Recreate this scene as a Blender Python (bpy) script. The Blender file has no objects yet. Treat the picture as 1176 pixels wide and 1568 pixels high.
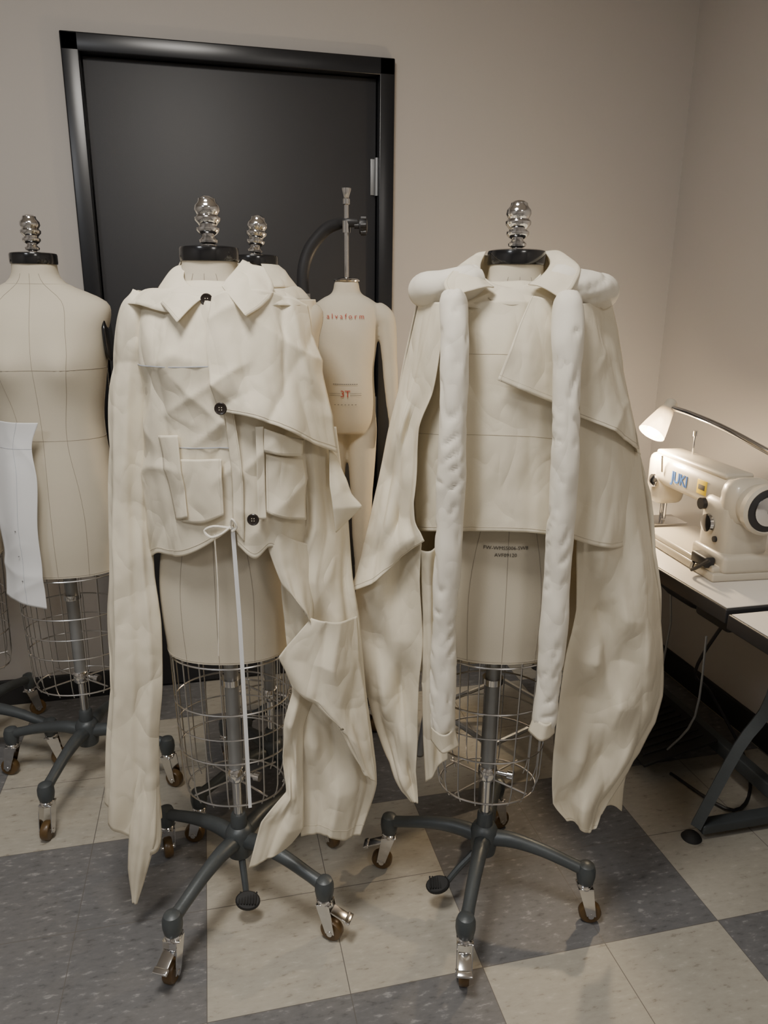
import bpy, bmesh, math, random
from mathutils import Vector, Matrix, noise, Euler
random.seed(7)
SC=bpy.context.scene
COL=SC.collection
PHI=math.radians(13.3)
V=Vector
# ------------------------------------------------------------------ materials
def nodes(m):
    m.use_nodes=True
    return m.node_tree.nodes, m.node_tree.links
def mat(name,col,rough=.5,metal=0,var=.08,vs=8,bump=0,bs=200,trans=0,emit=None,es=0,coat=0,sheen=0,spec=.5,trl=0,crease=0):
    m=bpy.data.materials.new(name); n,l=nodes(m); p=n['Principled BSDF']
    p.inputs['Roughness'].default_value=rough; p.inputs['Metallic'].default_value=metal
    p.inputs['Specular IOR Level'].default_value=spec
    tc=n.new('ShaderNodeTexCoord')
    nz=n.new('ShaderNodeTexNoise'); nz.inputs['Scale'].default_value=vs; nz.inputs['Detail'].default_value=4
    l.new(tc.outputs['Object'],nz.inputs['Vector'])
    mx=n.new('ShaderNodeMix'); mx.data_type='RGBA'
    c=V(col[:3])
    mx.inputs[6].default_value=(*(c*(1-var)),1); mx.inputs[7].default_value=(*(c*(1+var)),1)
    l.new(nz.outputs['Fac'],mx.inputs[0]); l.new(mx.outputs[2],p.inputs['Base Color'])
    last=None
    if crease:
        # crisp fabric creases: folded-noise ridges at two scales
        for sc,dist,st,rot in((6,.050,crease,.5),(13,.022,crease,-.7),(24,.007,crease*.7,.9)):
            mp=n.new('ShaderNodeMapping'); mp.inputs['Scale'].default_value=(1,1,.6); mp.inputs['Rotation'].default_value=(0,rot,0)
            l.new(tc.outputs['Object'],mp.inputs[0])
            nn=n.new('ShaderNodeTexNoise'); nn.inputs['Scale'].default_value=sc; nn.inputs['Detail'].default_value=1.3; nn.inputs['Roughness'].default_value=.4; nn.inputs['Distortion'].default_value=.4
            l.new(mp.outputs[0],nn.inputs['Vector'])
            a=n.new('ShaderNodeMath'); a.operation='SUBTRACT'; a.inputs[1].default_value=.5; l.new(nn.outputs['Fac'],a.inputs[0])
            b=n.new('ShaderNodeMath'); b.operation='ABSOLUTE'; l.new(a.outputs[0],b.inputs[0])
            bp=n.new('ShaderNodeBump'); bp.inputs['Strength'].default_value=st; bp.inputs['Distance'].default_value=dist
            l.new(b.outputs[0],bp.inputs['Height'])
            if last: l.new(last.outputs[0],bp.inputs['Normal'])
            last=bp
    if bump:
        nb=n.new('ShaderNodeTexNoise'); nb.inputs['Scale'].default_value=bs; nb.inputs['Detail'].default_value=3
        l.new(tc.outputs['Object'],nb.inputs['Vector'])
        b=n.new('ShaderNodeBump'); b.inputs['Strength'].default_value=bump; b.inputs['Distance'].default_value=.002
        l.new(nb.outputs['Fac'],b.inputs['Height'])
        if last: l.new(last.outputs[0],b.inputs['Normal'])
        last=b
    if last: l.new(last.outputs[0],p.inputs['Normal'])
    if trans: p.inputs['Transmission Weight'].default_value=trans
    if coat: p.inputs['Coat Weight'].default_value=coat
    if sheen: p.inputs['Sheen Weight'].default_value=sheen
    if emit:
        p.inputs['Emission Color'].default_value=(*emit,1); p.inputs['Emission Strength'].default_value=es
    if trl:
        t=n.new('ShaderNodeBsdfTranslucent'); t.inputs[0].default_value=(*c,1); ms=n.new('ShaderNodeMixShader'); ms.inputs[0].default_value=trl
        out=n['Material Output']; l.new(p.outputs[0],ms.inputs[1]); l.new(t.outputs[0],ms.inputs[2]); l.new(ms.outputs[0],out.inputs[0])
    return m
M_wall=mat('wall_paint',(.45,.425,.40),.75,var=.02,vs=3,bump=.08,bs=260)
M_ceil=mat('ceiling_paint',(.6,.58,.56),.9,var=.02)
M_door=mat('door_paint',(.022,.022,.025),.5,var=.05,vs=20,bump=.05,bs=300)
M_frame=mat('frame_paint',(.009,.010,.013),.28,var=.05)
M_base=mat('rubber_base',(.02,.02,.022),.5)
M_musl=mat('muslin',(.83,.76,.605),.8,var=.025,vs=5,bump=.12,bs=700,trl=.12,crease=.62)
M_musl2=mat('muslin_padded',(.81,.765,.66),.8,var=.025,vs=6,bump=.12,bs=700,crease=.5)
M_seam=mat('seam_stitch',(.52,.46,.36),.9)  # raised stitch lines along hems, own colour darker than the muslin
M_blue=mat('chalk_seam',(.48,.51,.56),.9)
M_form=mat('form_linen',(.60,.545,.435),.8,var=.05,vs=4,bump=.2,bs=700)
M_fseam=mat('form_seam',(.36,.32,.26),.9)
M_black=mat('black_enamel',(.008,.008,.009),.18,coat=.5)
M_chrome=mat('chrome',(.72,.71,.70),.12,1,var=.02)
M_wire=mat('wire_steel',(.60,.59,.58),.28,1,var=.05)
M_pole=mat('pole_steel',(.34,.35,.36),.38,.6,var=.08,vs=15)
M_iron=mat('cast_iron',(.075,.085,.09),.42,.3,var=.15,vs=30,bump=.2,bs=150)
M_amber=mat('caster_wheel',(.11,.065,.025),.35,var=.2,vs=60)
M_rub=mat('black_rubber',(.012,.012,.012),.7)
M_paper=mat('pattern_paper',(.78,.79,.80),.8,var=.02)
M_button=mat('button_horn',(.022,.016,.013),.3)
M_mach=mat('machine_enamel',(.52,.48,.40),.35,var=.03,vs=3,coat=.3)
M_dark=mat('dark_plastic',(.02,.02,.022),.45)
M_lam=mat('laminate_white',(.64,.61,.56),.45,var=.02,vs=10)
M_yel=mat('sticker_yellow',(.75,.55,.02),.5)
M_logo=mat('logo_blue',(.05,.14,.42),.4)
M_red=mat('print_red',(.45,.06,.04),.7)
M_ink=mat('print_ink',(.08,.07,.06),.8)
M_wood=mat('light_wood',(.42,.30,.19),.5,var=.15,vs=12)
M_glass=mat('lamp_shade_plastic',(.8,.76,.70),.2,var=.01,trans=.6,trl=.4)
M_bulb=mat('bulb',(1,.9,.7),.4,emit=(1,.80,.52),es=150)
M_panel=mat('light_diffuser',(.9,.9,.9),.5,emit=(1,.93,.84),es=2.5)
def floor_mat():
    m=bpy.data.materials.new('vinyl_tile'); n,l=nodes(m); p=n['Principled BSDF']
    tc=n.new('ShaderNodeTexCoord'); sp=n.new('ShaderNodeSeparateXYZ'); l.new(tc.outputs['Object'],sp.inputs[0])
    def M(op,a,b=None):
        k=n.new('ShaderNodeMath'); k.operation=op
        for i,x in enumerate((a,b)):
            if x is None: continue
            if isinstance(x,(int,float)): k.inputs[i].default_value=x
            else: l.new(x,k.inputs[i])
        return k.outputs[0]
    ux=M('DIVIDE',M('SUBTRACT',sp.outputs[0],.535),.61); uy=M('DIVIDE',M('SUBTRACT',sp.outputs[1],1.24),.61)
    par=M('ABSOLUTE',M('MODULO',M('ADD',M('FLOOR',ux),M('FLOOR',uy)),2.0))
    def joint(u):
        f=M('FRACT',M('MULTIPLY',u,2.0)); d=M('ABSOLUTE',M('SUBTRACT',f,.5)); return M('GREATER_THAN',d,.4968)
    j=M('MAXIMUM',joint(ux),joint(uy))
    mp=n.new('ShaderNodeMapping'); mp.inputs['Scale'].default_value=(28,70,30); l.new(tc.outputs['Object'],mp.inputs[0])
    nz=n.new('ShaderNodeTexNoise'); nz.inputs['Scale'].default_value=1; nz.inputs['Detail'].default_value=5; nz.inputs['Roughness'].default_value=.65
    l.new(mp.outputs[0],nz.inputs[0])
    nz2=n.new('ShaderNodeTexNoise'); nz2.inputs['Scale'].default_value=3.0; nz2.inputs['Detail'].default_value=3
    l.new(tc.outputs['Object'],nz2.inputs[0])
    def ramp(fac,stops):
        r=n.new('ShaderNodeValToRGB'); e=r.color_ramp.elements
        e[0].position,e[0].color=stops[0][0],(*stops[0][1],1); e[1].position,e[1].color=stops[-1][0],(*stops[-1][1],1)
        for s in stops[1:-1]:
            k=e.new(s[0]); k.color=(*s[1],1)
        l.new(fac,r.inputs[0]); return r.outputs[0]
    lt=ramp(nz.outputs[0],[(.28,(.22,.20,.155)),(.40,(.385,.36,.305)),(.60,(.42,.395,.335)),(.72,(.51,.485,.42))])
    dk=ramp(nz.outputs[0],[(.30,(.09,.089,.09)),(.42,(.145,.144,.146)),(.58,(.165,.164,.166)),(.70,(.32,.315,.31))])
    mx=n.new('ShaderNodeMix'); mx.data_type='RGBA'; l.new(par,mx.inputs[0]); l.new(dk,mx.inputs[6]); l.new(lt,mx.inputs[7])
    m3=n.new('ShaderNodeMix'); m3.data_type='RGBA'; m3.blend_type='MULTIPLY'; m3.inputs[0].default_value=.5
    l.new(mx.outputs[2],m3.inputs[6]); l.new(ramp(nz2.outputs[0],[(.3,(.8,.8,.8)),(.7,(1,1,1))]),m3.inputs[7])
    m2=n.new('ShaderNodeMix'); m2.data_type='RGBA'; l.new(j,m2.inputs[0]); l.new(m3.outputs[2],m2.inputs[6]); m2.inputs[7].default_value=(.12,.11,.10,1)
    l.new(m2.outputs[2],p.inputs['Base Color'])
    p.inputs['Roughness'].default_value=.5
    return m
M_floor=floor_mat()
# ------------------------------------------------------------------ geometry helpers
def empty(name,loc=(0,0,0),rot=0):
    e=bpy.data.objects.new(name,None); e.location=loc; e.rotation_euler=(0,0,rot); e.empty_display_size=.1
    COL.objects.link(e); return e
def mkobj(name,v,f,m,parent=None,angle=40,solid=0):
    me=bpy.data.meshes.new(name); me.from_pydata([tuple(x) for x in v],[],f); me.update()
    me.polygons.foreach_set('use_smooth',[True]*len(me.polygons))
    if angle: me.set_sharp_from_angle(angle=math.radians(angle))
    me.materials.append(m)
    o=bpy.data.objects.new(name,me); COL.objects.link(o)
    if parent: o.parent=parent
    if solid:
        s=o.modifiers.new('s','SOLIDIFY'); s.thickness=solid; s.offset=0
    return o
class Geo:
    def __init__(s): s.v=[]; s.f=[]
    def add(s,vs,fs):
        o=len(s.v); s.v+= [V(x) for x in vs]; s.f+=[tuple(i+o for i in q) for q in fs]; return s
    def box(s,c,d,bev=.003,rot=None,taper=None):
        bm=bmesh.new(); bmesh.ops.create_cube(bm,size=1)
        for v in bm.verts:
            v.co=V((v.co.x*d[0],v.co.y*d[1],v.co.z*d[2]))
            if taper and v.co.z>0: v.co.x*=taper; v.co.y*=taper
        if bev: bmesh.ops.bevel(bm,geom=list(bm.edges),offset=min(bev,min(d)*.45),segments=3,affect='EDGES',profile=.5)
        R=rot.to_matrix() if hasattr(rot,'to_matrix') else Matrix.Identity(3)
        bm.verts.index_update()
        s.add([R@v.co+V(c) for v in bm.verts],[[v.index for v in f.verts] for f in bm.faces]); bm.free(); return s
    def lathe(s,prof,c=(0,0,0),axis=(0,0,1),seg=28,sx=1,sy=1):
        q=V((0,0,1)).rotation_difference(V(axis).normalized()); vs=[];fs=[]
        for r,z in prof:
            for i in range(seg):
                a=2*math.pi*i/seg; vs.append(q@V((r*math.cos(a)*sx,r*math.sin(a)*sy,z))+V(c))
        for j in range(len(prof)-1):
            for i in range(seg):
                k=(i+1)%seg; fs.append((j*seg+i,j*seg+k,(j+1)*seg+k,(j+1)*seg+i))
        fs.append(tuple(range(seg-1,-1,-1))); fs.append(tuple((len(prof)-1)*seg+i for i in range(seg)))
        return s.add(vs,fs)
    def tube(s,pts,r,seg=8,smooth=0,closed=False,flat=1):
        pts=[V(p) for p in pts]
        rs=list(r) if isinstance(r,(list,tuple)) else [r]*len(pts)
        if smooth:
            n=len(pts); np_=[];nr=[]
            for i in range(n-1):
                a,b,c,d=pts[max(i-1,0)],pts[i],pts[i+1],pts[min(i+2,n-1)]
                for k in range(smooth):
                    t=k/smooth; np_.append(cr(a,b,c,d,t)); nr.append(rs[i]*(1-t)+rs[i+1]*t)
            np_.append(pts[-1]); nr.append(rs[-1]); pts,rs=np_,nr
        n=len(pts); vs=[];fs=[]; up=None
        for i in range(n):
            if closed: t=pts[(i+1)%n]-pts[i-1]
            else: t=pts[min(i+1,n-1)]-pts[max(i-1,0)]
            if t.length<1e-9: t=V((0,0,1))
            t.normalize()
            if up is None:
                up=V((0,0,1)) if abs(t.z)<.9 else V((0,1,0))
            up=(up-t*up.dot(t)).normalized(); sd=t.cross(up)
            for k in range(seg):
                a=2*math.pi*k/seg; vs.append(pts[i]+(sd*math.cos(a)+up*math.sin(a)*flat)*rs[i])
        m=n if closed else n-1
        for i in range(m):
            for k in range(seg):
                k2=(k+1)%seg; i2=(i+1)%n; fs.append((i*seg+k,i*seg+k2,i2*seg+k2,i2*seg+k))
        if not closed:
            fs.append(tuple(range(seg-1,-1,-1))); fs.append(tuple((n-1)*seg+k for k in range(seg)))
        return s.add(vs,fs)
    def build(s,name,m,parent=None,angle=40): return mkobj(name,s.v,s.f,m,parent,angle)
def cr(a,b,c,d,t):
    return .5*((2*b)+(c-a)*t+(2*a-5*b+4*c-d)*t*t+(3*b-a-3*c+d)*t*t*t)
def E(x,y,z): return Euler((math.radians(x),math.radians(y),math.radians(z)))
# ------------------------------------------------------------------ room
XR,XL,YB,YF,H=1.77,-2.6,2.69,-2.4,2.9
def slab(name,c,d,m): return Geo().box(c,d,0).build(name,m)
slab('floor',((XL+XR)/2,(YB+YF)/2,-.05),(XR-XL+.4,YB-YF+.4,.1),M_floor)
slab('ceiling',((XL+XR)/2,(YB+YF)/2,H+.05),(XR-XL+.4,YB-YF+.4,.1),M_ceil)
slab('wall_right',(XR+.05,(YB+YF)/2,H/2),(.1,YB-YF,H),M_wall)
slab('wall_left',(XL-.05,(YB+YF)/2,H/2),(.1,YB-YF,H),M_wall)
slab('wall_front',((XL+XR)/2,YF-.05,H/2),(XR-XL,.1,H),M_wall)
DX0,DX1,DT=-.380,.652,2.218
g=Geo(); 
g.box(((XL+DX0)/2,YB+.05,H/2),(DX0-XL,.1,H),0); g.box(((XR+DX1)/2,YB+.05,H/2),(XR-DX1,.1,H),0)
g.box(((DX0+DX1)/2,YB+.05,(H+DT)/2),(DX1-DX0,.1,H-DT),0)
g.build('wall_back',M_wall)
fw=.052
dr=empty('door_1',((DX0+DX1)/2,YB,0))
w2=(DX1-DX0)/2
g=Geo()
for sx in(-1,1): 
    g.box((sx*(w2-fw/2),.02,DT/2),(fw,.09,DT),.004)
    g.box((sx*(w2-fw-.008),.055,DT/2),(.018,.03,DT),.002)
g.box((0,.02,DT-fw/2),(2*w2,.09,fw),.004); g.box((0,.055,DT-fw-.008),(2*w2,.03,.018),.002)
g.build('frame',M_frame,dr)
Geo().box((0,.035,(DT-fw)/2+.004),(2*(w2-fw)-.006,.044,DT-fw-.012),.002).build('slab',M_door,dr)
g=Geo()
for z in(.3,1.05,1.86): 
    g.tube([(w2-fw-.002,.002,z-.06),(w2-fw-.002,.002,z+.06)],.008,12)
    g.box((w2-fw-.012,.011,z),(.02,.004,.115),.001)
g.build('hinges',M_pole,dr)
g=Geo(); g.lathe([(.028,0),(.028,.008),(.012,.01),(.012,.05)],(-w2+fw+.06,.01,1.0),(0,-1,0)); g.tube([(-w2+fw+.06,-.045,1.0),(-w2+fw+.17,-.045,1.0)],.009,10); g.build('lever_handle',M_pole,dr)
Geo().box(((XL+DX0)/2,YB-.006,.05),(DX0-XL,.012,.1),.003).build('baseboard_back',M_base)
Geo().box(((XR+DX1)/2,YB-.006,.05),(XR-DX1,.012,.1),.003).build('baseboard_back_right',M_base)
Geo().box((XR-.006,(YB+YF)/2,.05),(.012,YB-YF-.03,.1),.003).build('baseboard_right',M_base)
Geo().box((XL+.006,(YB+YF)/2,.05),(.012,YB-YF-.03,.1),.003).build('baseboard_left',M_base)
def panel(x,y,e,col,sx=1.2,sy=.6):
    p=empty('ceiling_light_panel',(x,y,H)); Geo().box((0,0,-.015),(sx,sy,.03),.004).build('housing',M_ceil,p)
    Geo().box((0,0,-.032),(sx-.05,sy-.05,.006),.001).build('diffuser',M_panel,p)
    l=bpy.data.lights.new('panel_lamp','AREA'); l.shape='RECTANGLE'; l.size=sx-.06; l.size_y=sy-.06; l.energy=e; l.color=col
    o=bpy.data.objects.new('panel_lamp',l); o.parent=p; o.location=(0,0,-.045); COL.objects.link(o)
panel(-.25,.80,42,(1,.95,.88),.6,.6)
panel(-1.5,-.3,20,(.90,.94,1),.6,.6)
panel(.9,-1.2,18,(1,.94,.87),.6,.6)
# ------------------------------------------------------------------ dress form
TT=[(.70,.136,.104,.112),(.78,.142,.108,.118),(.86,.143,.108,.120),(.95,.132,.104,.108),(1.03,.118,.098,.095),(1.08,.113,.095,.090),(1.14,.117,.098,.093),
 (1.22,.134,.108,.100),(1.29,.147,.116,.104),(1.36,.155,.105,.104),(1.405,.165,.088,.094),(1.43,.160,.074,.082),(1.45,.130,.064,.072),(1.468,.090,.058,.064),(1.482,.066,.055,.059),(1.50,.056,.053,.055),(1.525,.053,.052,.053)]
def tprm(z):
    T=TT
    if z<=T[0][0]: return T[0][1:]
    for i in range(len(T)-1):
        if z<=T[i+1][0]:
            t=(z-T[i][0])/(T[i+1][0]-T[i][0])
            a,b,c,d=[V(T[min(max(k,0),len(T)-1)][1:]) for k in(i-1,i,i+1,i+2)]
            return tuple(cr(a,b,c,d,t))
    return T[-1][1:]
def tpt(th,z,off=0,sx=1,waist=0):
    w,f,b=tprm(z); n=2/2.25
    w+=waist*math.exp(-((z-1.06)/.13)**2)
    k=(sx if z<1.45 else 1+(sx-1)*max(0,(1.50-z)/.05))
    c,s=math.cos(th),math.sin(th)
    x=(w*k+off)*math.copysign(abs(c)**n,c)
    dd=(f if s<0 else b)+off
    y=math.copysign(abs(s)**n,s)*dd
    if s<0: y-=.022*(math.exp(-((x-.07)/.045)**2)+math.exp(-((x+.07)/.045)**2))*math.exp(-((z-1.265)/.06)**2)*min(1,-s*2)
    return V((x,y,z))
FIN=[(.010,0),(.010,.004),(.017,.007),(.018,.012),(.014,.016),(.011,.019),(.017,.023),(.022,.029),(.022,.034),(.017,.038),(.019,.041),(.0245,.047),(.025,.053),(.020,.058),(.021,.060),(.0245,.066),(.0235,.074),(.019,.079),(.017,.082),(.016,.087),(.009,.091),(.003,.092)]
def caster(gi,gc,gw,gr,x,y,ang,brake):
    d=V((math.cos(ang),math.sin(ang),0)); sd=V((-d.y,d.x,0)); p=V((x,y,0))
    gi.lathe([(.017,.112),(.020,.118),(.0225,.134),(.022,.150),(.018,.162),(.008,.168)],p)
    gc.lathe([(.017,.098),(.019,.102),(.019,.110),(.012,.118)],p)
    wc=p+d*.018+V((0,0,.027))
    for s in(-1,1):
        q=[p+sd*s*.016+V((0,0,.103))-d*.016,p+sd*s*.016+V((0,0,.103))+d*.018,wc+sd*s*.016+d*.012,wc+sd*s*.016-d*.010]
        vs=q+[a+sd*s*.002 for a in q]
        gc.add(vs,[(0,1,2,3),(7,6,5,4),(0,4,5,1),(1,5,6,2),(2,6,7,3),(3,7,4,0)])
    gc.box(tuple(p+V((0,0,.103))),(.036,.036,.004),.001)
    gw.lathe([(.018,-.0115),(.024,-.011),(.027,-.007),(.027,.007),(.024,.011),(.018,.0115)],wc,sd,24)
    gc.lathe([(.007,-.019),(.007,.019)],wc,sd,10)
    if brake:
        a=math.degrees(ang)
        gc.box(tuple(p+d*.040+V((0,0,.076))),(.045,.028,.004),.001,E(0,22,a)); gc.box(tuple(p+d*.060+V((0,0,.068))),(.014,.034,.008),.002,E(0,22,a))
def stand_base(par,angs,R=.25,hub=.182,brakes=(0,),pedal=None):
    gi,gc,gw,gr=Geo(),Geo(),Geo(),Geo()
    for k,a in enumerate(angs):
        a=math.radians(a); d=V((math.cos(a),math.sin(a),0))
        gi.tube([d*.01+V((0,0,hub-.008)),d*.07+V((0,0,hub)),d*.14+V((0,0,hub-.008)),d*(R-.04)+V((0,0,hub-.026)),d*R+V((0,0,.145))],[.022,.019,.016,.0145,.016],10,5)
        caster(gi,gc,gw,gr,d.x*R,d.y*R,a+random.uniform(-.9,.9) if k not in brakes else a+.2,k in brakes)
    gi.lathe([(.018,hub-.055),(.030,hub-.05),(.034,hub-.02),(.034,hub+.012),(.028,hub+.025),(.020,hub+.03),(.019,hub+.06),(.016,hub+.065)],(0,0,0))
    if pedal:
        px,py,pz=pedal
        gi.tube([(0,0,hub-.03),(px*.5,py*.5,(hub+pz)/2-.02),(px*.8,py*.8,pz)],[.009,.008,.007],8,4)
        q=V((px,py,0)).normalized()
        gr.lathe([(.024,-.006),(.027,-.003),(.027,.004),(.024,.007)],(px,py,pz),(q.x*.35,q.y*.35-.25,1),24,1.1,.8)
        for i in range(-3,4): gr.tube([(px+i*.0065,py-.015,pz+.004),(px+i*.0065,py+.015,pz+.012)],.002,6)
        gr.build('foot_pedal',M_rub,par)
    gi.build('base_legs',M_iron,par); gc.build('caster_forks',M_chrome,par); gw.build('caster_wheels',M_amber,par)
def dress_form(loc,angs,torso_rot=0,sx=1,dz=0,pedal=None,brakes=(0,),fin_tilt=0,name='dress_form',waist=0,plates=True):
    par=empty(name,loc,-PHI)
    tr=bpy.data.objects.new('body_group',None); COL.objects.link(tr); tr.parent=par; tr.rotation_euler=(0,0,torso_rot); tr.location=(0,0,dz)
    NZ,NT=72,64; v=[];f=[]
    for j in range(NZ+1):
        z=.70+(1.525-.70)*j/NZ
        for i in range(NT): v.append(tpt(2*math.pi*i/NT,z,0,sx,waist))
    for j in range(NZ):
        for i in range(NT):
            k=(i+1)%NT; f.append((j*NT+i,j*NT+k,(j+1)*NT+k,(j+1)*NT+i))
    f.append(tuple(range(NT-1,-1,-1))); f.append(tuple(NZ*NT+i for i in range(NT)))
    mkobj('torso',v,f,M_form,tr,60)
    g=Geo(); N=60
    for th0,amp in((-90,0),(90,0),(0,0),(180,0),(-90,.52),(-90,-.52),(90,.5),(90,-.5)):
        pts=[]
        for j in range(N+1):
            z=.702+(1.50-.702)*j/N
            a=math.radians(th0)+amp*(1-.25*math.exp(-((z-1.08)/.12)**2))*(1 if z<1.3 else max(.55,1-(z-1.3)*1.6))
            pts.append(tpt(a,z,.0002,sx,waist))
        g.tube(pts,.0006,4)
    for z in(1.08,1.265,1.475,.705): g.tube([tpt(2*math.pi*i/60,z,.0002,sx,waist) for i in range(60)],.0006,4,closed=True)
    g.build('seam_lines',M_fseam,tr)
    if plates:
        g=Geo()
        for s in(-1,1): g.lathe([(.048,-.004),(.050,0),(.050,.003),(.046,.005)],(s*(.153*sx),0,1.345),(s,0,.05),28,1.3,.9)
        g.build('arm_plates',M_black,tr)
    g=Geo(); g.lathe([(.050,1.522),(.0565,1.524),(.0575,1.528),(.0575,1.546),(.056,1.550),(.050,1.552),(.012,1.553)],(0,0,0),seg=48); g.build('neck_cap',M_black,tr)
    g=Geo(); g.lathe(FIN,(0,0,1.552),(math.sin(fin_tilt),0,math.cos(fin_tilt)),32); g.build('finial_knob',M_chrome,tr)
    g=Geo(); cz=[.69,.575,.45,.335]; 
    def cp(a,z):
        t=(.70-z)/.37; w=(.134-.012*t)*sx; d=.106-.01*t
        if z<.37: k=max(0,(.37-z)/.05); w*=1-.12*k*k; d*=1-.12*k*k
        return V((w*math.cos(a),d*math.sin(a),z))
    for z in cz+[.512]: g.tube([cp(2*math.pi*i/48,z) for i in range(48)],.0022 if z in cz else .0016,6,closed=True)
    for i in range(18):
        a=2*math.pi*(i+.5)/18
        g.tube([cp(a,.70),cp(a,.6),cp(a,.5),cp(a,.4),cp(a,.365),cp(a,.345),cp(a,.325)],.0016,5)
    for i in range(4):
        a=math.pi/4+i*math.pi/2
        for z in(.69,.345): g.tube([cp(a,z),V((0,0,z))],.0025,6)
    g.build('skirt_cage',M_wire,tr)
    g=Geo(); g.lathe([(.0165,.34),(.0165,.72+dz)],(0,0,0),seg=24); g.build('pole_upper',M_pole,par)
    g=Geo(); g.lathe([(.0115,.20),(.0115,.36)],(0,0,0)); g.lathe([(.021,.345),(.023,.35),(.023,.372),(.019,.378)],(0,0,0)); g.lathe([(.006,0),(.006,.03),(.011,.031),(.011,.045)],(0.018,0,.36),(1,-.4,0),14)
    g.lathe([(.024,.60),(.024,.615)],(0,0,dz)); g.build('pole_lower',M_chrome,par)
    stand_base(par,angs,pedal=pedal,brakes=brakes)
    return par
A0=(.014,1.573,0); B0=(.607,1.449,0); C0=(-.421,2.154,0); D0=(.125,1.93,0); E0=(-.78,2.36,0)
dress_form(A0,(-115,-29,64,151),pedal=(.030,-.080,.060),brakes=(0,1))
dress_form(B0,(-106,-19,74,160),pedal=(-.115,-.05,.070),brakes=(0,3))
dress_form(C0,(-95,-5,85,175),torso_rot=math.radians(8),sx=1.08,dz=.010,brakes=(),waist=.014)
dress_form(D0,(-135,-45,45,135),dz=.005,fin_tilt=.13,brakes=(),plates=False)
dress_form(E0,(-100,-10,80,170),dz=.0,brakes=())
# ------------------------------------------------------------------ cloth sheets
PLUMB=.013; ZO=0
def P3(p): return V(((p[0]-PLUMB*(p[2]-150))*.001,-p[1]*.001,p[2]*.001+ZO))   # tailor's measurements (across, forward, up) in mm -> local metres
def R(l,r,ds,bump=0,zj=None):
    n=len(ds); out=[]
    for i,d in enumerate(ds):
        t=i/(n-1); out.append(P3((l[0]*(1-t)+r[0]*t, d, l[1]*(1-t)+r[1]*t+bump*math.sin(math.pi*t)+(zj[i] if zj else 0))))
    return out
def spl(pts,t,lin=0):
    n=len(pts); s=t*(n-1); i=min(int(s),n-2); u=s-i
    a=pts[i-1] if i>0 else 2*pts[0]-pts[1]; d=pts[i+2] if i+2<n else 2*pts[-1]-pts[-2]
    q=cr(a,pts[i],pts[i+1],d,u)
    return q.lerp(pts[i].lerp(pts[i+1],u),lin) if lin else q
DIRS=[(.85,.2,.5,7.5,1),(-.7,.2,.7,6.5,-1),(.2,.1,1,8.5,1),(1,.3,-.15,9,-1),(.5,.1,-.85,12,1),(-.95,0,.3,14,-1)]
def wrk(p,seed,vz):
    q=V((p.x,p.y*.8,p.z*vz))+V((seed*3.1,seed*1.7,seed*.9))
    h=0
    for k,(a,b,c,f,sg) in enumerate(DIRS):
        mk=noise.noise(q*5.0+V((k*7.3,seed,k*2.1)))+.01
        if mk<=0: continue
        s=(q.x*a+q.y*b+q.z*c)*f+1.0*noise.noise(q*3.2+V((0,k*5.1,0)))
        fr=s-math.floor(s); tr=1-abs(fr-.5)*2
        h+=sg*tr*tr*tr*min(1,mk*3.2)
    return h+.45*noise.noise(q*5.5)
def sheet(name,rows,par,m=None,amp=4,seed=1,step=.005,solid=.0012,fold=None,hems=(),edge=0,seam_mat=None,vz=.8,lin=0,ulin=0):
    m=m or M_musl
    L=max(sum((r[i+1]-r[i]).length for i in range(len(r)-1)) for r in rows)
    Hh=max(sum((rows[j+1][i]-rows[j][i]).length for j in range(len(rows)-1)) for i in(0,len(rows[0])-1,len(rows[0])//2))
    nu=max(6,int(L/step)); nv=max(6,int(Hh/step)); G=[]
    for j in range(nv+1):
        t=j/nv; ctl=[spl([r[i] for r in rows],t,lin) for i in range(len(rows[0]))]
        G.append([spl(ctl,i/nu,ulin) for i in range(nu+1)])
    Nn=[[None]*(nu+1) for _ in range(nv+1)]
    for j in range(nv+1):
        for i in range(nu+1):
            a=G[j][min(i+1,nu)]-G[j][max(i-1,0)]; b=G[min(j+1,nv)][i]-G[max(j-1,0)][i]
            n=a.cross(b); Nn[j][i]=n.normalized() if n.length>1e-12 else V((0,-1,0))
            if Nn[j][i].y>0 and not edge: Nn[j][i]=-Nn[j][i]
    for j in range(nv+1):
        for i in range(nu+1):
            p=G[j][i]; u=i/nu; v=j/nv
            d=wrk(p,seed,vz)*amp*.00115
            if fold:
                fa,fc,fp=fold; ww=.35*noise.noise(V((u*2.2,v*.9,seed)))
                am=.5+1.0*abs(noise.noise(V((u*3,v*.8,seed+9))))
                s1=abs(math.sin(math.pi*(fc*u+fp+ww+.15*v)))**.75
                s2=abs(math.sin(math.pi*(fc*2.1*u+fp*3+ww*2-.3*v)))
                d+=fa*.0012*am*((s1-.6)+.3*(s2-.6))*min(1,.2+v*1.1)
            G[j][i]=p+Nn[j][i]*d
    vs=[p for r in G for p in r]; W=nu+1
    fs=[(j*W+i,j*W+i+1,(j+1)*W+i+1,(j+1)*W+i) for j in range(nv) for i in range(nu)]
    mkobj(name,vs,fs,m,par,0,solid)
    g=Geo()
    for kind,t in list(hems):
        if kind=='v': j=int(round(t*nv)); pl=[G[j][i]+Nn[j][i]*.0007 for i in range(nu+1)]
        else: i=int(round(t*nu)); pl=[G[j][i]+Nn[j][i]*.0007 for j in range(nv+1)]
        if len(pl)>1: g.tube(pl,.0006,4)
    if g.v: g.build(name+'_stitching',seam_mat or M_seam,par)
    return G
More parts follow.
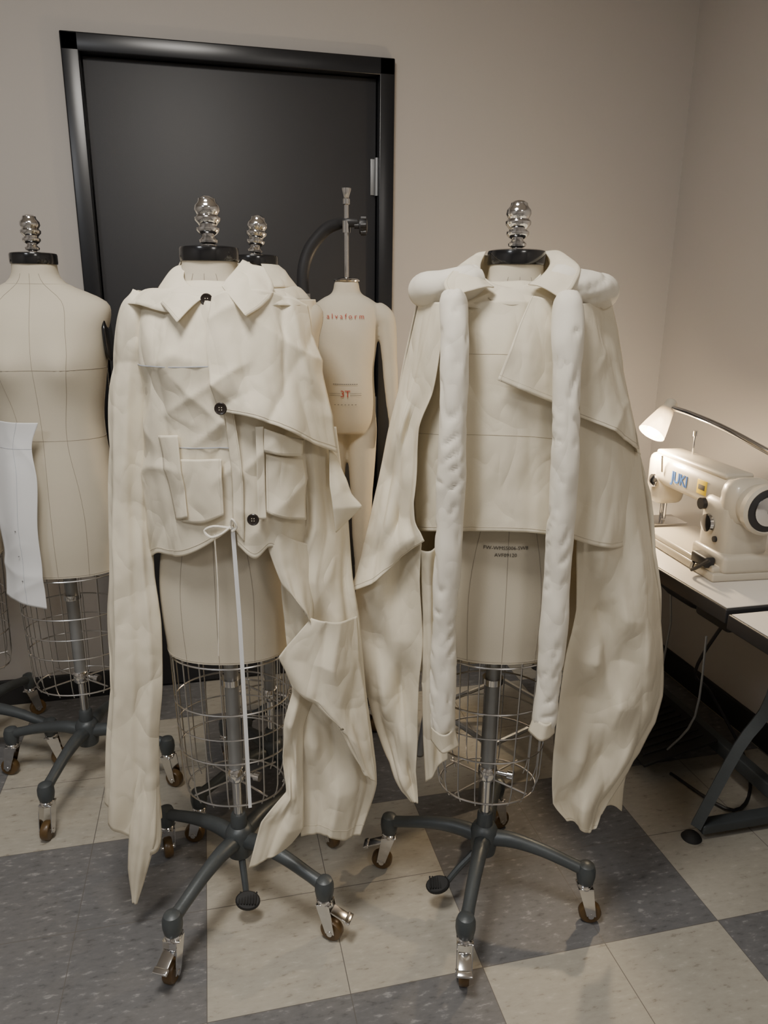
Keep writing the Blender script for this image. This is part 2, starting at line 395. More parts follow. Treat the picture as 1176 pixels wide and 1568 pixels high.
def ring_tube(name,rings,par,m=None,amp=4,seed=1,nc=14,last=None,fold=(0,0),solid=.0012,step=.005,vz=.3,sf=None,hems=()):
    rows=[]
    for k,(z,xl,xr,yc,dh) in enumerate(rings):
        r=[]
        for i in range(nc+1):
            a=2*math.pi*i/nc+math.pi/2; zz=z
            if last and k==len(rings)-1: zz=z+last[i%nc]
            f=1+fold[0]*math.sin(a*fold[1]+k*.35)*k/len(rings)
            r.append(P3(((xl+xr)/2+(xr-xl)/2*math.cos(a)*f, yc-dh*math.sin(a)*f, zz)))
        rows.append(r)
    return sheet(name,rows,par,m,amp,seed,step,solid,fold=sf,edge=1,hems=hems,vz=vz)
def yoke(par,cx,w,d,zc,seed,m=None,zo=1448,zin=1492,rin=62):
    rows=[]
    for rx,ry,z in((rin,rin,zin),(rin+30,rin+18,zin-12),((w+rin+30)/2,(d+rin)/2+10,(zo+zin)/2+6),(w,d,zo)):
        r=[]
        for i in range(17):
            a=2*math.pi*i/16+math.pi/2
            r.append(P3((cx+rx*math.cos(a),-ry*math.sin(a),z-(12 if rx==w and abs(math.sin(a))>.8 else 0))))
        rows.append(r)
    sheet('yoke',rows,par,m,2.5,seed,edge=1)
# ---- jacket A
ZO=-.006
JA=empty('muslin_jacket',A0,-PHI)
yoke(JA,24,178,128,0,3)
FP=[34,104,136,152,159,161]
sheet('front_left',[R((-129,1452),(46,1460),[20,66,92,108,118,125],18),R((-137,1373),(50,1362),FP),R((-137,1249),(64,1262),FP,8),R((-143,1125),(72,1154),FP,8),R((-146,1026),(71,1073),FP,6),R((-147,920),(69,1035),[30,98,130,150,162,166],0,[0,14,-6,-12,-8,0])],JA,amp=6,seed=1,hems=[('v',.97)],fold=(6,2.3,.1))
sheet('front_right_flap',[R((46,1460),(209,1449),[125,115,99,78,48,10],22),R((39,1386),(229,1366),[155,154,146,126,90,24],8),R((45,1322),(246,1270),[165,168,162,146,108,34],14),R((56,1260),(264,1160),[174,182,184,168,126,52],26)],JA,amp=6,seed=2,hems=[('v',.965)],fold=(6,1.8,.3))
sheet('front_right_lower',[R((63,1291),(212,1255),[148,150,144,120,64]),R((73,1182),(205,1163),[157,158,152,128,72]),R((72,1093),(203,1060),[160,160,154,130,72]),R((75,999),(200,941),[166,164,154,132,74],0,[0,-14,22,0,0])],JA,amp=6,seed=3,hems=[('v',.965)],fold=(5,1.5,.2))
sheet('back',[R((-135,1452),(205,1450),[10,-70,-115,-130,-115,-70,10],14),R((-140,1300),(215,1290),[20,-90,-130,-140,-130,-90,10]),R((-145,1120),(205,1110),[20,-85,-130,-140,-130,-85,20]),R((-147,930),(200,940),[25,-90,-140,-150,-140,-90,20])],JA,amp=5,seed=4)
lastA=[-10,10,20,16,10,0,-20,-50,-90,-90,-60,-40,-30,-20]
ring_tube('sleeve',[(1468,-128,-66,10,35),(1442,-158,-60,15,50),(1379,-176,-69,22,50),(1275,-196,-105,28,42),(1141,-211,-120,34,36),(1001,-221,-134,40,34),(901,-228,-135,46,36),(782,-243,-130,54,36),(631,-253,-136,60,36),(502,-267,-152,66,36),(312,-285,-164,74,34)],JA,amp=5,seed=5,last=lastA,fold=(.20,4),sf=(11,4.3,.2),vz=.3,hems=[('v',.475),('v',.485)])
sheet('sleeve_placket',[R((-200,560),(-158,560),[78,84,76]),R((-210,420),(-158,420),[88,96,86]),R((-228,280),(-170,265),[106,114,100]),R((-240,180),(-196,170),[108,116,106]),R((-238,88),(-227,82),[108,112,110])],JA,amp=3,seed=15,fold=(5,1.6,.1),vz=.3,lin=.5)
sheet('cape_back',[R((191,1230),(260,1207),[70,60,45,30,10]),R((199,1124),(271,1095),[75,80,60,35,5]),R((199,1016),(282,980),[80,90,65,40,10]),R((149,913),(290,882),[110,100,110,70,30]),R((151,796),(304,784),[110,115,92,105,50]),R((161,659),(315,625),[110,95,115,90,50]),R((165,526),(329,506),[105,120,95,110,60]),R((169,396),(339,393),[110,100,125,95,70]),R((170,282),(302,268),[120,105,125,105,90],0,[0,6,10,-4,0])],JA,amp=3.5,seed=6,fold=(10,2.1,0),hems=[('v',.975)],vz=.3,lin=.5,ulin=.5)
sheet('cape_fold_upper',[R((123,1044),(207,976),[152,148,128,90]),R((131,983),(209,909),[152,154,136,100]),R((154,917),(215,848),[152,157,146,112]),R((201,855),(213,815),[150,148,146,125])],JA,amp=4,seed=7,fold=(5,1.5,.2),vz=.4,lin=.7,ulin=.5)
sheet('cape_fold_middle',[R((210,834),(302,808),[140,145,120,70]),R((143,754),(310,705),[160,150,155,85]),R((167,684),(320,596),[150,165,140,90]),R((247,616),(331,492),[150,152,135,95]),R((308,474),(339,416),[132,130,115,100])],JA,amp=4,seed=8,fold=(7,2.0,.4),vz=.4,lin=.85,ulin=.5)
sheet('cape_fold_lower',[R((172,688),(209,635),[135,130,120,110]),R((148,598),(186,565),[140,152,130,115]),R((139,512),(181,471),[145,130,147,120]),R((143,426),(179,391),[150,162,140,125]),R((89,365),(176,317),[172,158,166,130]),R((58,249),(150,285),[178,172,166,140])],JA,amp=3.5,seed=9,fold=(6,1.4,.3),vz=.3,lin=.8,ulin=.6)
sheet('cape_wing',[R((249,1175),(262,1150),[60,50,40]),R((249,1098),(292,1072),[75,66,45]),R((255,1051),(314,1047),[80,66,50]),R((259,996),(272,1004),[70,60,50])],JA,amp=3,seed=10,lin=.8)
sheet('collar_left',[[P3(p) for p in r] for r in([(-25,10,1525),(-19,60,1496),(6,95,1478),(39,122,1466)],[(-54,10,1515),(-46,60,1487),(-13,108,1468),(19,138,1452)],[(-80,25,1481),(-67,80,1459),(-36,132,1439),(-10,166,1418)])],JA,amp=2.5,seed=11,solid=.002,hems=[('v',.93)])
sheet('collar_right',[[P3(p) for p in r] for r in([(85,10,1535),(76,60,1510),(67,95,1491),(64,122,1480)],[(111,15,1525),(107,70,1497),(97,112,1476),(87,140,1457)],[(129,20,1520),(152,66,1478),(138,114,1450),(113,163,1430)])],JA,amp=2.5,seed=12,solid=.002,hems=[('v',.93)])
sheet('collar_back',[[P3((28+66*math.cos(a),66*math.sin(a)-0,1530)) for a in [math.radians(-x) for x in range(-10,191,20)]],[P3((28+88*math.cos(a),84*math.sin(a),1490)) for a in [math.radians(-x) for x in range(-10,191,20)]]],JA,amp=2,seed=13,solid=.002)
sheet('collar_stand',[[P3(p) for p in r] for r in([(-15,62,1492),(8,88,1479),(41,98,1474),(62,86,1482),(75,62,1497)],[(-18,80,1467),(4,112,1450),(41,125,1443),(70,115,1452),(92,88,1471)])],JA,amp=1,seed=14)
sheet('pocket_left',[R((-42,1165),(56,1171),[150,166,172]),R((-40,1105),(55,1115),[152,168,174]),R((-36,1040),(54,1062),[152,167,175],0,[0,-8,0])],JA,amp=5,seed=1,solid=.002,hems=[('v',.94),('u',.06),('u',.94)])
sheet('pocket_flap_left',[R((-72,1207),(-27,1213),[134,148,160]),R((-60,1125),(-24,1130),[136,152,162]),R((-51,1041),(-19,1054),[140,158,166])],JA,amp=5,seed=1,solid=.002,hems=[('u',.12)])
sheet('pocket_flap_right',[R((138,1229),(205,1200),[170,155,118]),R((135,1185),(201,1167),[172,162,122])],JA,amp=3,seed=3,solid=.002,hems=[('v',.85)])
sheet('pocket_right',[R((137,1182),(201,1159),[164,152,108]),R((134,1067),(203,1035),[168,158,112])],JA,amp=5,seed=3,solid=.002,hems=[('v',.95),('u',.06)])
sheet('placket_strip',[R((122,1232),(136,1232),[171,167]),R((118,1055),(133,1055),[173,169])],JA,amp=5,seed=3,solid=.002)
sheet('front_band',[R((64,1262),(82,1258),[166,166]),R((72,1154),(92,1152),[167,166]),R((71,1073),(91,1070),[168,167]),R((70,1036),(88,1006),[171,168])],JA,amp=5,seed=3,solid=.002,hems=[('u',.85)])
for nm,l,r,ds,bp in(('yoke_seam_left',(-138,1336),(48,1342),[37,108,140,156,163,164],0),('waist_seam_left',(-30,1188),(70,1192),[150,158,162,166],0)):
    sheet(nm,[R(l,r,ds,bp),R((l[0],l[1]-2),(r[0],r[1]-2),ds,bp)],JA,M_blue,amp=5,seed=1)
g=Geo()
g.add([P3(p) for p in((64,172,1037),(72,172,1037),(66,170,839),(74,168,839),(64,165,613),(72,163,613),(62,160,391),(69,158,391))],[(0,1,3,2),(2,3,5,4),(4,5,7,6)])
g.build('ribbon_tie',M_paper,JA)
g=Geo(); g.tube([P3((31,168,1020)),P3((30,166,900)),P3((20,158,756))],.0014,6,5); g.tube([P3((66,176,1040)),P3((48,182,1026)),P3((26,178,1018)),P3((14,174,1030)),P3((34,178,1040)),P3((66,177,1036))],.0025,6,4)
g.tube([P3((66,176,1040)),P3((70,182,1056)),P3((78,180,1040)),P3((68,177,1030))],.0025,6,4); g.build('drawstring',M_musl2,JA)
g=Geo(); BT=((37,127,1458),(64,190,1268),(112,189,1058))
for x,d,z in BT:
    c=P3((x,d,z)); g.lathe([(.0105,0),(.0115,.001),(.0115,.003),(.010,.0045),(.008,.0035),(.002,.0035)],c,(0,-1,.05),24)
g.build('buttons',M_button,JA)
g=Geo()
for x,d,z in BT:
    c=P3((x,d,z))
    for a in(-1,1):
        for b in(-1,1): g.lathe([(.0009,0),(.0009,.0042)],c+V((a*.0022,0,b*.0022)),(0,-1,.05),8)
g.build('button_thread',M_musl,JA)
# ---- jacket B
ZO=0
JB=empty('padded_muslin_cape',B0,-PHI)
yoke(JB,12,190,118,0,21,zo=1452)
IP=[35,112,146,146,116,37]
sheet('inner_front',[R((-132,1442),(132,1442),[40,98,118,118,98,40],16),R((-149,1353),(159,1348),[35,108,140,140,110,35],8),R((-173,1249),(173,1243),IP,16),R((-182,1166),(186,1154),IP,26),R((-182,1069),(198,1056),IP,34),R((-181,980),(208,966),[38,114,150,150,120,40],44)],JB,amp=4,seed=22,hems=[('v',.20),('v',.545),('v',.975),('u',.18)],seam_mat=M_seam,fold=(3,3,.2))
sheet('front_flap',[R((28,1464),(70,1457),[126,122,114]),R((5,1418),(70,1402),[150,148,138]),R((-13,1374),(73,1342),[164,162,146]),R((-36,1315),(77,1270),[172,170,152])],JB,amp=3,seed=23,solid=.002,hems=[('v',.96),('u',.04)],lin=.6)
sheet('cape_left_upper',[R((-176,1452),(-126,1452),[15,60,95,120]),R((-192,1378),(-137,1372),[5,60,98,125]),R((-213,1285),(-150,1286),[0,55,80,112]),R((-236,1188),(-175,1213),[0,60,52,98]),R((-254,1090),(-177,1113),[0,30,65,95]),R((-276,989),(-178,1026),[5,65,45,105]),R((-298,900),(-168,999),[15,45,80,115]),R((-317,831),(-162,985),[25,70,60,120],-8)],JB,amp=3,seed=24,hems=[('v',.98)],fold=(8,1.9,.2),vz=.3,lin=.3,ulin=.4)
sheet('cape_left_lower',[R((-285,941),(-165,982),[0,35,40,80]),R((-306,833),(-169,880),[0,50,25,80]),R((-307,707),(-161,741),[5,20,60,75]),R((-287,580),(-168,625),[15,60,28,80]),R((-258,468),(-171,497),[30,38,75,75]),R((-225,372),(-172,418),[50,75,62,85]),R((-186,324),(-170,331),[70,75,80,85])],JB,amp=3,seed=25,fold=(8,2.0,.5),vz=.3,lin=.3,ulin=.4)
sheet('cape_left_inner',[R((-171,950),(-118,964),[70,95,80,110]),R((-165,773),(-114,789),[75,100,80,110]),R((-164,584),(-107,602),[80,100,85,110]),R((-152,390),(-103,466),[85,100,90,105])],JB,amp=3,seed=26,fold=(6,1.5,0),vz=.3)
sheet('cape_right_upper',[R((111,1452),(211,1455),[115,92,52,10]),R((115,1384),(233,1378),[130,112,64,5]),R((122,1312),(263,1272),[135,126,78,5],6),R((128,1244),(296,1148),[142,142,104,20],12)],JB,amp=4,seed=27,hems=[('v',.97)],fold=(5,1.4,.1))
sheet('cape_right_middle',[R((132,1259),(276,1179),[112,112,88,20]),R((134,1171),(278,1132),[120,118,90,30]),R((137,1078),(278,1043),[120,127,94,40]),R((135,995),(269,959),[130,136,112,60])],JB,amp=4,seed=28,hems=[('v',.96)],fold=(5,1.4,.4))
sheet('cape_right_lower',[R((152,1202),(300,1147),[80,72,60,40,0]),R((153,1067),(330,1024),[80,80,70,50,0]),R((155,957),(351,919),[90,112,75,70,0]),R((161,827),(375,782),[95,70,105,80,10]),R((146,722),(394,680),[100,122,75,85,15]),R((135,623),(400,581),[105,80,118,75,25]),R((131,487),(348,449),[110,130,90,100,50]),R((130,366),(276,341),[120,105,132,105,80]),R((167,316),(240,290),[120,112,122,118,110],0,[0,0,-8,-12,0])],JB,amp=4,seed=29,hems=[('v',.985)],fold=(10,2.0,.2),vz=.3,lin=.6,ulin=.5)
sheet('cape_right_back',[R((288,911),(360,904),[0,-20,-20]),R((297,672),(400,662),[0,-20,-20]),R((283,508),(385,505),[10,-10,-10]),R((281,372),(343,358),[20,0,-5]),R((277,266),(340,247),[30,10,0],0,[0,18,0])],JB,amp=4,seed=30,fold=(6,1.5,.3),vz=.3)
sheet('back',[R((-178,1452),(212,1452),[10,-70,-112,-125,-112,-70,10],12),R((-213,1285),(262,1280),[0,-100,-140,-150,-140,-100,0]),R((-254,1050),(330,1040),[0,-110,-170,-180,-170,-110,0]),R((-300,800),(375,790),[0,-120,-180,-200,-180,-120,5]),R((-290,560),(385,540),[10,-120,-180,-190,-190,-130,0])],JB,amp=5,seed=31,fold=(14,6,0),step=.007,vz=.3)
def puff(name,pts,r,seed,par=JB):
    pts=[P3(p) for p in pts]; n=len(pts); seg=28; K=24
    P=[spl(pts,i/((n-1)*K)) for i in range((n-1)*K+1)]
    L=[0]
    for i in range(1,len(P)): L.append(L[-1]+(P[i]-P[i-1]).length)
    v=[];f=[];up=V((0,1,0))
    for i,p in enumerate(P):
        t=(P[min(i+1,len(P)-1)]-P[max(i-1,0)]).normalized(); up=(up-t*up.dot(t)).normalized(); sd=t.cross(up)
        e=min(L[i],L[-1]-L[i]); rr=r*min(1,.72+.28*math.sqrt(min(1,e/.02)))
        lo=.0045*noise.noise(V((seed*3,L[i]*7,0)))
        for k in range(seg):
            a=2*math.pi*k/seg; d=sd*math.cos(a)+up*math.sin(a)
            s=L[i]*18+.9*math.sin(a+seed)+1.6*noise.noise(V((seed,L[i]*6,a*.5))); fr=s-math.floor(s); tr=1-abs(fr-.5)*2
            mk=max(0,noise.noise(V((d.x*1.5+seed,d.y*1.5,L[i]*11)))+.03)
            v.append(p+d*(rr+lo+.002*noise.noise(V((d.x*1.3,d.y*1.3+seed,L[i]*20)))-.0058*tr*tr*tr*min(1,mk*3.5)))
    m=len(P)
    for i in range(m-1):
        for k in range(seg):
            k2=(k+1)%seg; f.append((i*seg+k,i*seg+k2,(i+1)*seg+k2,(i+1)*seg+k))
    f.append(tuple(range(seg-1,-1,-1))); f.append(tuple((m-1)*seg+k for k in range(seg)))
    mkobj(name,v,f,M_musl2,par,70)
puff('padded_roll_left',[(-118,140,1470),(-116,168,1386),(-116,176,1293),(-117,180,1180),(-118,178,1094),(-120,177,985),(-123,175,876),(-125,172,760),(-124,172,639),(-120,172,567)],.0265,1)
puff('padded_roll_right',[(92,140,1470),(90,168,1386),(92,176,1293),(96,180,1180),(98,178,1094),(97,176,985),(97,175,876),(96,175,760),(94,174,680),(90,172,592)],.0265,2)
puff('shoulder_roll_left',[(-62,72,1494),(-92,82,1486),(-124,76,1480),(-152,45,1476),(-162,0,1474),(-152,-55,1478),(-120,-90,1482)],.034,3)
puff('shoulder_roll_right',[(72,72,1496),(102,82,1488),(140,76,1480),(176,45,1476),(190,0,1474),(178,-55,1478),(140,-90,1482)],.034,4)
sheet('roll_hem_left',[R((-146,590),(-98,592),[176,203,203,176]),R((-148,560),(-88,548),[176,206,204,180],0,[0,-8,0,0])],JB,amp=1.5,seed=5)
sheet('roll_hem_right',[R((66,618),(112,618),[176,203,203,176]),R((56,584),(112,582),[176,206,204,180],0,[0,-4,0,0])],JB,amp=1.5,seed=6)
sheet('collar_left',[[P3(p) for p in r] for r in([(-44,10,1548),(-60,55,1520),(-60,90,1497),(-40,114,1480)],[(-65,15,1545),(-83,74,1520),(-87,112,1500),(-66,136,1478)],[(-84,30,1532),(-116,96,1508),(-134,128,1486),(-124,142,1462)])],JB,amp=2.5,seed=33,solid=.002,hems=[('v',.93)])
sheet('collar_right',[[P3(p) for p in r] for r in([(72,10,1548),(74,55,1526),(50,92,1500),(23,114,1485)],[(93,15,1548),(94,74,1528),(74,114,1500),(47,138,1478)],[(107,30,1540),(122,92,1516),(106,126,1486),(81,150,1460)])],JB,amp=2.5,seed=34,solid=.002,hems=[('v',.93)])
sheet('collar_back',[[P3((14+62*math.cos(a),62*math.sin(a),1545)) for a in [math.radians(-x) for x in range(-10,191,20)]],[P3((14+84*math.cos(a),82*math.sin(a),1495)) for a in [math.radians(-x) for x in range(-10,191,20)]]],JB,amp=2,seed=35,solid=.002)
sheet('collar_stand',[[P3(p) for p in r] for r in([(-58,65,1502),(-38,88,1487),(-4,98,1480),(30,88,1488),(55,65,1506)],[(-62,85,1470),(-40,112,1455),(-6,124,1448),(32,112,1456),(56,88,1474)])],JB,amp=1,seed=36)
# ---- shirt on rear form D
JD=empty('muslin_shirt',D0,-PHI)
yoke(JD,6,150,112,0,41,zo=1452,zin=1500)
ring_tube('body',[(1454,-150,158,0,112),(1380,-158,162,10,124),(1250,-160,164,12,132),(1100,-155,160,12,130),(960,-160,168,12,136),(870,-165,172,12,140)],JD,amp=5,seed=42,nc=16,step=.007)
sheet('collar',[[P3((10+64*math.cos(a),-64*math.sin(a),1535)) for a in [math.radians(x) for x in range(-60,241,20)]],[P3((10+84*math.cos(a),-82*math.sin(a),1515)) for a in [math.radians(x) for x in range(-60,241,20)]],[P3((10+112*math.cos(a),-104*math.sin(a),1480)) for a in [math.radians(x) for x in range(-60,241,20)]]],JD,amp=3,seed=44,edge=1)
# ---- pinned pattern piece on form C
PC=empty('paper_pattern_piece',C0,-PHI)
sheet('sheet',[R((-95,1146),(38,1146),[92,134,136]),R((-103,1082),(14,1084),[90,130,136]),R((-107,1021),(18,994),[96,142,140]),R((-114,888),(4,867),[104,144,144]),R((-118,777),(1,757),[102,140,142]),R((-126,665),(-1,638),[104,142,144])],PC,M_paper,amp=3,seed=51,solid=.001,hems=[('u',.6),('v',.22)],seam_mat=M_blue)
g=Geo()
for z in range(720,900,70): g.lathe([(.0016,0),(.0016,.0015)],P3((-55,146,z)),(0,-1,0),8)
g.build('pins',M_pole,PC)
# ------------------------------------------------------------------ child mannequin
CM=empty('child_mannequin',(.386,2.114,0),-PHI)
def limb(g,pts,seg=18): g.tube([p[:3] for p in pts],[p[3] for p in pts],seg,5)
g=Geo()
rings=[(1.085,.072,.062),(1.12,.081,.072),(1.17,.083,.076),(1.22,.079,.076),(1.27,.078,.074),(1.32,.084,.074),(1.37,.088,.072),(1.41,.092,.064),(1.44,.088,.054),(1.458,.066,.044),(1.468,.046,.038),(1.48,.037,.036),(1.505,.034,.034)]
vs=[];fs=[];NT=32;rr=[]
for k in range(len(rings)*4-3): rr.append(spl([V(r) for r in rings],k/(len(rings)*4-4)))
for r in rr:
    for i in range(NT):
        a=2*math.pi*i/NT; s=math.sin(a); c=math.cos(a)
        bel=.012*math.exp(-((r.x-1.2)/.07)**2)*max(0,-s)
        vs.append(V((r.y*math.copysign(abs(c)**.9,c),(r.z+bel)*math.copysign(abs(s)**.9,s),r.x)))
for j in range(len(rr)-1):
    for i in range(NT):
        k=(i+1)%NT; fs.append((j*NT+i,j*NT+k,(j+1)*NT+k,(j+1)*NT+i))
fs.append(tuple(range(NT-1,-1,-1))); fs.append(tuple((len(rr)-1)*NT+i for i in range(NT)))
g.add(vs,fs)
for s in(-1,1):
    limb(g,[(s*.038,0,1.15,.044),(s*.042,0,1.09,.046),(s*.043,-.002,1.0,.041),(s*.043,-.004,.90,.033),(s*.043,0,.84,.031),(s*.043,.006,.76,.029),(s*.043,.006,.68,.022),(s*.043,.002,.64,.021),(s*.043,-.02,.62,.021),(s*.045,-.07,.612,.016)])
    limb(g,[(s*.078,0,1.425,.030),(s*.105,0,1.405,.031),(s*.116,0,1.36,.026),(s*.122,.002,1.29,.022),(s*.126,0,1.24,.0215),(s*.131,-.008,1.17,.018),(s*.135,-.014,1.12,.014),(s*.137,-.018,1.08,.017),(s*.137,-.022,1.04,.012)])
o=g.build('body',M_form,CM,0)
rm=o.modifiers.new('r','REMESH'); rm.mode='VOXEL'; rm.voxel_size=.005; rm.use_smooth_shade=True
sm=o.modifiers.new('s','SMOOTH'); sm.factor=.6; sm.iterations=6
g=Geo(); g.lathe([(.036,1.503),(.037,1.506),(.033,1.510),(.02,1.513),(.008,1.515)],(0,0,0)); g.lathe([(.0065,1.51),(.0065,1.70)],(0,0,0),seg=16); 
g.lathe([(.007,1.70),(.010,1.702),(.010,1.715),(.007,1.718),(.013,1.738),(.013,1.742),(.004,1.744)],(0,0,0)); g.lathe([(.011,1.63),(.011,1.66)],(0,0,0)); g.build('hanging_rod',M_chrome,CM)
g=Geo(); g.tube([(-.125,.05,1.46),(-.125,.05,1.53),(-.105,.05,1.59),(-.06,.04,1.64),(-.02,.02,1.655),(.0,.0,1.655),(.03,0,1.655)],[.017,.017,.018,.017,.015,.013,.011],12,5,flat=.7)
g.lathe([(.008,0),(.008,.012),(.021,.014),(.023,.022),(.019,.034),(.008,.036)],(.022,0,1.648),(1,0,0),20)
for k in range(6):
    a=k*math.pi/3; g.lathe([(.007,0),(.007,.014)],(.04,math.cos(a)*.02,1.648+math.sin(a)*.02),(1,0,0),8)
g.build('support_arm',M_dark,CM)
g=Geo(); g.lathe([(.019,.17),(.019,1.47)],(-.125,.05,0)); g.build('stand_pole',M_pole,CM)
sb=bpy.data.objects.new('stand_base',None); COL.objects.link(sb); sb.parent=CM; sb.location=(-.125,.05,0)
stand_base(sb,(-70,20,110,200),R=.22,brakes=())
def surf_text(txt,size,cx,z,m,par,yf,name):
    c=bpy.data.curves.new(name,'FONT'); c.body=txt; c.size=size; c.align_x='CENTER'; c.resolution_u=2
    o=bpy.data.objects.new(name+'_tmp',c); COL.objects.link(o); bpy.context.view_layer.update()
    dg=bpy.context.evaluated_depsgraph_get(); me=bpy.data.meshes.new_from_object(o.evaluated_get(dg)); bpy.data.objects.remove(o)
    for v in me.vertices:
        x=v.co.x+cx; zz=v.co.y+z; v.co=V((x,yf(x,zz),zz))
    me.materials.clear(); me.materials.append(m)
    q=bpy.data.objects.new(name,me); COL.objects.link(q); q.parent=par
def ychild(x,z):
    r=rr[0]
    for k in range(len(rr)-1):
        if rr[k].x<=z<=rr[k+1].x: r=rr[k]; break
    t=min(.98,abs(x)/r.y); return -(r.z+.012*math.exp(-((z-1.2)/.07)**2))*math.sqrt(max(0,1-t**2.2))-.003
surf_text('a l v a f o r m',.019,0,1.405,M_red,CM,ychild,'chest_print')
surf_text('3T',.026,0,1.195,M_red,CM,ychild,'size_print')
surf_text('------------',.018,0,1.226,M_ink,CM,ychild,'waist_print')
surf_text(':::::::::      :::::::::',.016,0,1.198,M_ink,CM,ychild,'measure_print')
surf_text('- - - - - - -',.016,0,1.170,M_ink,CM,ychild,'hip_print')
def yB(x,z): return -(tprm(z)[1])*math.sqrt(max(0,1-(abs(x)/tprm(z)[0])**2.25))-.002
LB=empty('form_size_label',B0,-PHI)
surf_text('FW-WMS5006-SW8',.011,-.005,.962,M_ink,LB,yB,'line_one'); surf_text('AVF09120',.011,-.005,.947,M_ink,LB,yB,'line_two')
# ------------------------------------------------------------------ stool behind form B
ST=empty('stool',(.83,1.98,0),.4)
g=Geo(); g.box((0,0,.505),(.34,.30,.022),.008); g.build('seat',M_wood,ST)
g=Geo(); g.box((0,0,.482),(.30,.26,.026),.004)
for sx in(-1,1):
    for sy in(-1,1): g.tube([(sx*.13,sy*.11,.48),(sx*.17,sy*.15,.008)],.012,10)
for sy in(-1,1): g.tube([(-.155,sy*.135,.18),(.155,sy*.135,.18)],.008,8)
for sx in(-1,1): g.tube([(sx*.155,-.135,.2),(sx*.155,.135,.2)],.008,8)
g.build('frame',M_pole,ST)
# ------------------------------------------------------------------ sewing tables
def sew_table(x0,x1,y0,y1,name='sewing_table',inset=.10):
    cx,cy=(x0+x1)/2,(y0+y1)/2; t=empty(name,(cx,cy,0)); w,l=x1-x0,y1-y0
    Geo().box((0,0,.73),(w,l,.038),.004).build('top_core',M_dark,t)
    Geo().box((0,0,.7495),(w-.012,l-.012,.003),.001).build('top_laminate',M_lam,t)
    g=Geo()
    for sy in(-1,1):
        y=sy*(l/2-inset)
        g.box((.03,y,.035),(w-.14,.04,.03),.006); g.tube([(-w/2+.09,y,.04),(-w/2+.19,y,.28),(-w/2+.27,y,.42),(-w/2+.28,y,.70)],[.020,.020,.022,.020],4,4)
        g.box((0,y,.70),(w-.10,.05,.02),.004)
    g.box((.06,0,.10),(.035,l-2*inset,.045),.005); g.box((.12,0,.66),(.03,l-2*inset,.03),.004)
    g.build('stand',M_iron,t)
    g=Geo()
    for sy in(-1,1):
        for sx in(-1,1): g.lathe([(.026,0),(.028,.003),(.022,.012),(.010,.022)],(sx*(w/2-.08),sy*(l/2-inset),0))
    g.build('feet',M_rub,t); return t,w,l
t1,w,l=sew_table(1.18,1.755,1.41,2.64)
g=Geo(); g.box((-.10,-.10,.11),(.26,.38,.012),.004,E(0,-12,0))
for i in range(-5,6): g.tube([(-.21,-.10+i*.03,.096),(.0,-.10+i*.03,.14)],.004,6)
g.build('treadle',M_rub,t1)
g=Geo(); g.tube([(-.02,-.02,.14),(.03,.02,.40),(.02,.05,.62)],.004,6); g.tube([(-.24,-.5,.62),(-.20,-.45,.35),(-.16,-.30,.14)],.003,6,4); g.build('treadle_rod',M_pole,t1)
g=Geo(); g.lathe([(.03,-.10),(.075,-.095),(.082,-.05),(.082,.05),(.075,.095),(.03,.10),(.02,.13)],(.02,-.08,.60),(0,1,0),28); g.lathe([(.045,.13),(.045,.155)],(.02,-.08,.60),(0,-1,0)); g.box((.02,-.08,.69),(.12,.14,.04),.006); g.box((-.12,-.42,.66),(.10,.14,.09),.01)
g.tube([(-.12,-.42,.62),(-.10,-.30,.40),(.05,-.2,.25),(.15,-.3,.02),(-.02,-.45,.012),(-.10,-.25,.012)],.005,6,6); g.build('motor',M_dark,t1)
g=Geo(); g.box((-.18,.30,.655),(.18,.30,.08),.006); g.build('drawer',M_dark,t1)
sew_table(1.165,1.745,.16,1.385,inset=.36)
# ------------------------------------------------------------------ sewing machine (local x: toward handwheel, y: away from operator)
SM=empty('sewing_machine',(1.362,1.81,.751),math.radians(-94))
g=Geo()
g.box((0,0,.012),(.50,.18,.024),.006); g.box((.06,.0,.030),(.36,.172,.018),.006)
g.box((.165,.012,.115),(.135,.135,.19),.030); g.box((.175,.012,.045),(.155,.155,.05),.012)
g.box((-.01,.012,.210),(.42,.104,.100),.034); g.box((-.02,.012,.261),(.36,.085,.016),.007)
g.box((-.192,.008,.178),(.085,.098,.160),.026); g.box((.20,.012,.203),(.09,.130,.130),.040)
g.lathe([(.052,0),(.058,.008),(.058,.026)],(.232,.012,.203),(1,0,0),32)
g.build('casting',M_mach,SM,50)
g=Geo(); g.lathe([(.030,0),(.058,.004),(.066,.010),(.066,.026),(.058,.032),(.052,.026),(.040,.024),(.036,.034),(.020,.038),(.010,.036)],(.258,.012,.203),(1,0,0),40); g.build('handwheel',M_mach,SM)
g=Geo(); g.lathe([(.0535,.0),(.056,.002),(.056,.004),(.0535,.006)],(.2835,.012,.203),(1,0,0),40); 
for k in range(5):
    a=k*1.2566; g.lathe([(.005,0),(.005,.004)],(.284,.012+.046*math.cos(a),.203+.046*math.sin(a)),(1,0,0),10)
g.lathe([(.010,0),(.010,.004)],(.295,.012,.203),(1,0,0),16)
g.lathe([(.016,0),(.016,.012)],(.12,-.056,.18),(0,-1,0),20); g.lathe([(.008,0),(.008,.006)],(.19,-.056,.10),(0,-1,0),12); g.lathe([(.006,0),(.006,.006)],(.14,-.056,.06),(0,-1,0),12)
g.box((.19,-.085,.045),(.07,.03,.03),.006); g.tube([(.16,-.09,.03),(.20,-.12,.02),(.24,-.10,.06)],.005,6,4)
g.build('dials',M_dark,SM)
g=Geo(); g.lathe([(.039,0),(.039,.003),(.020,.008)],(.291,.012,.203),(1,0,0),32)
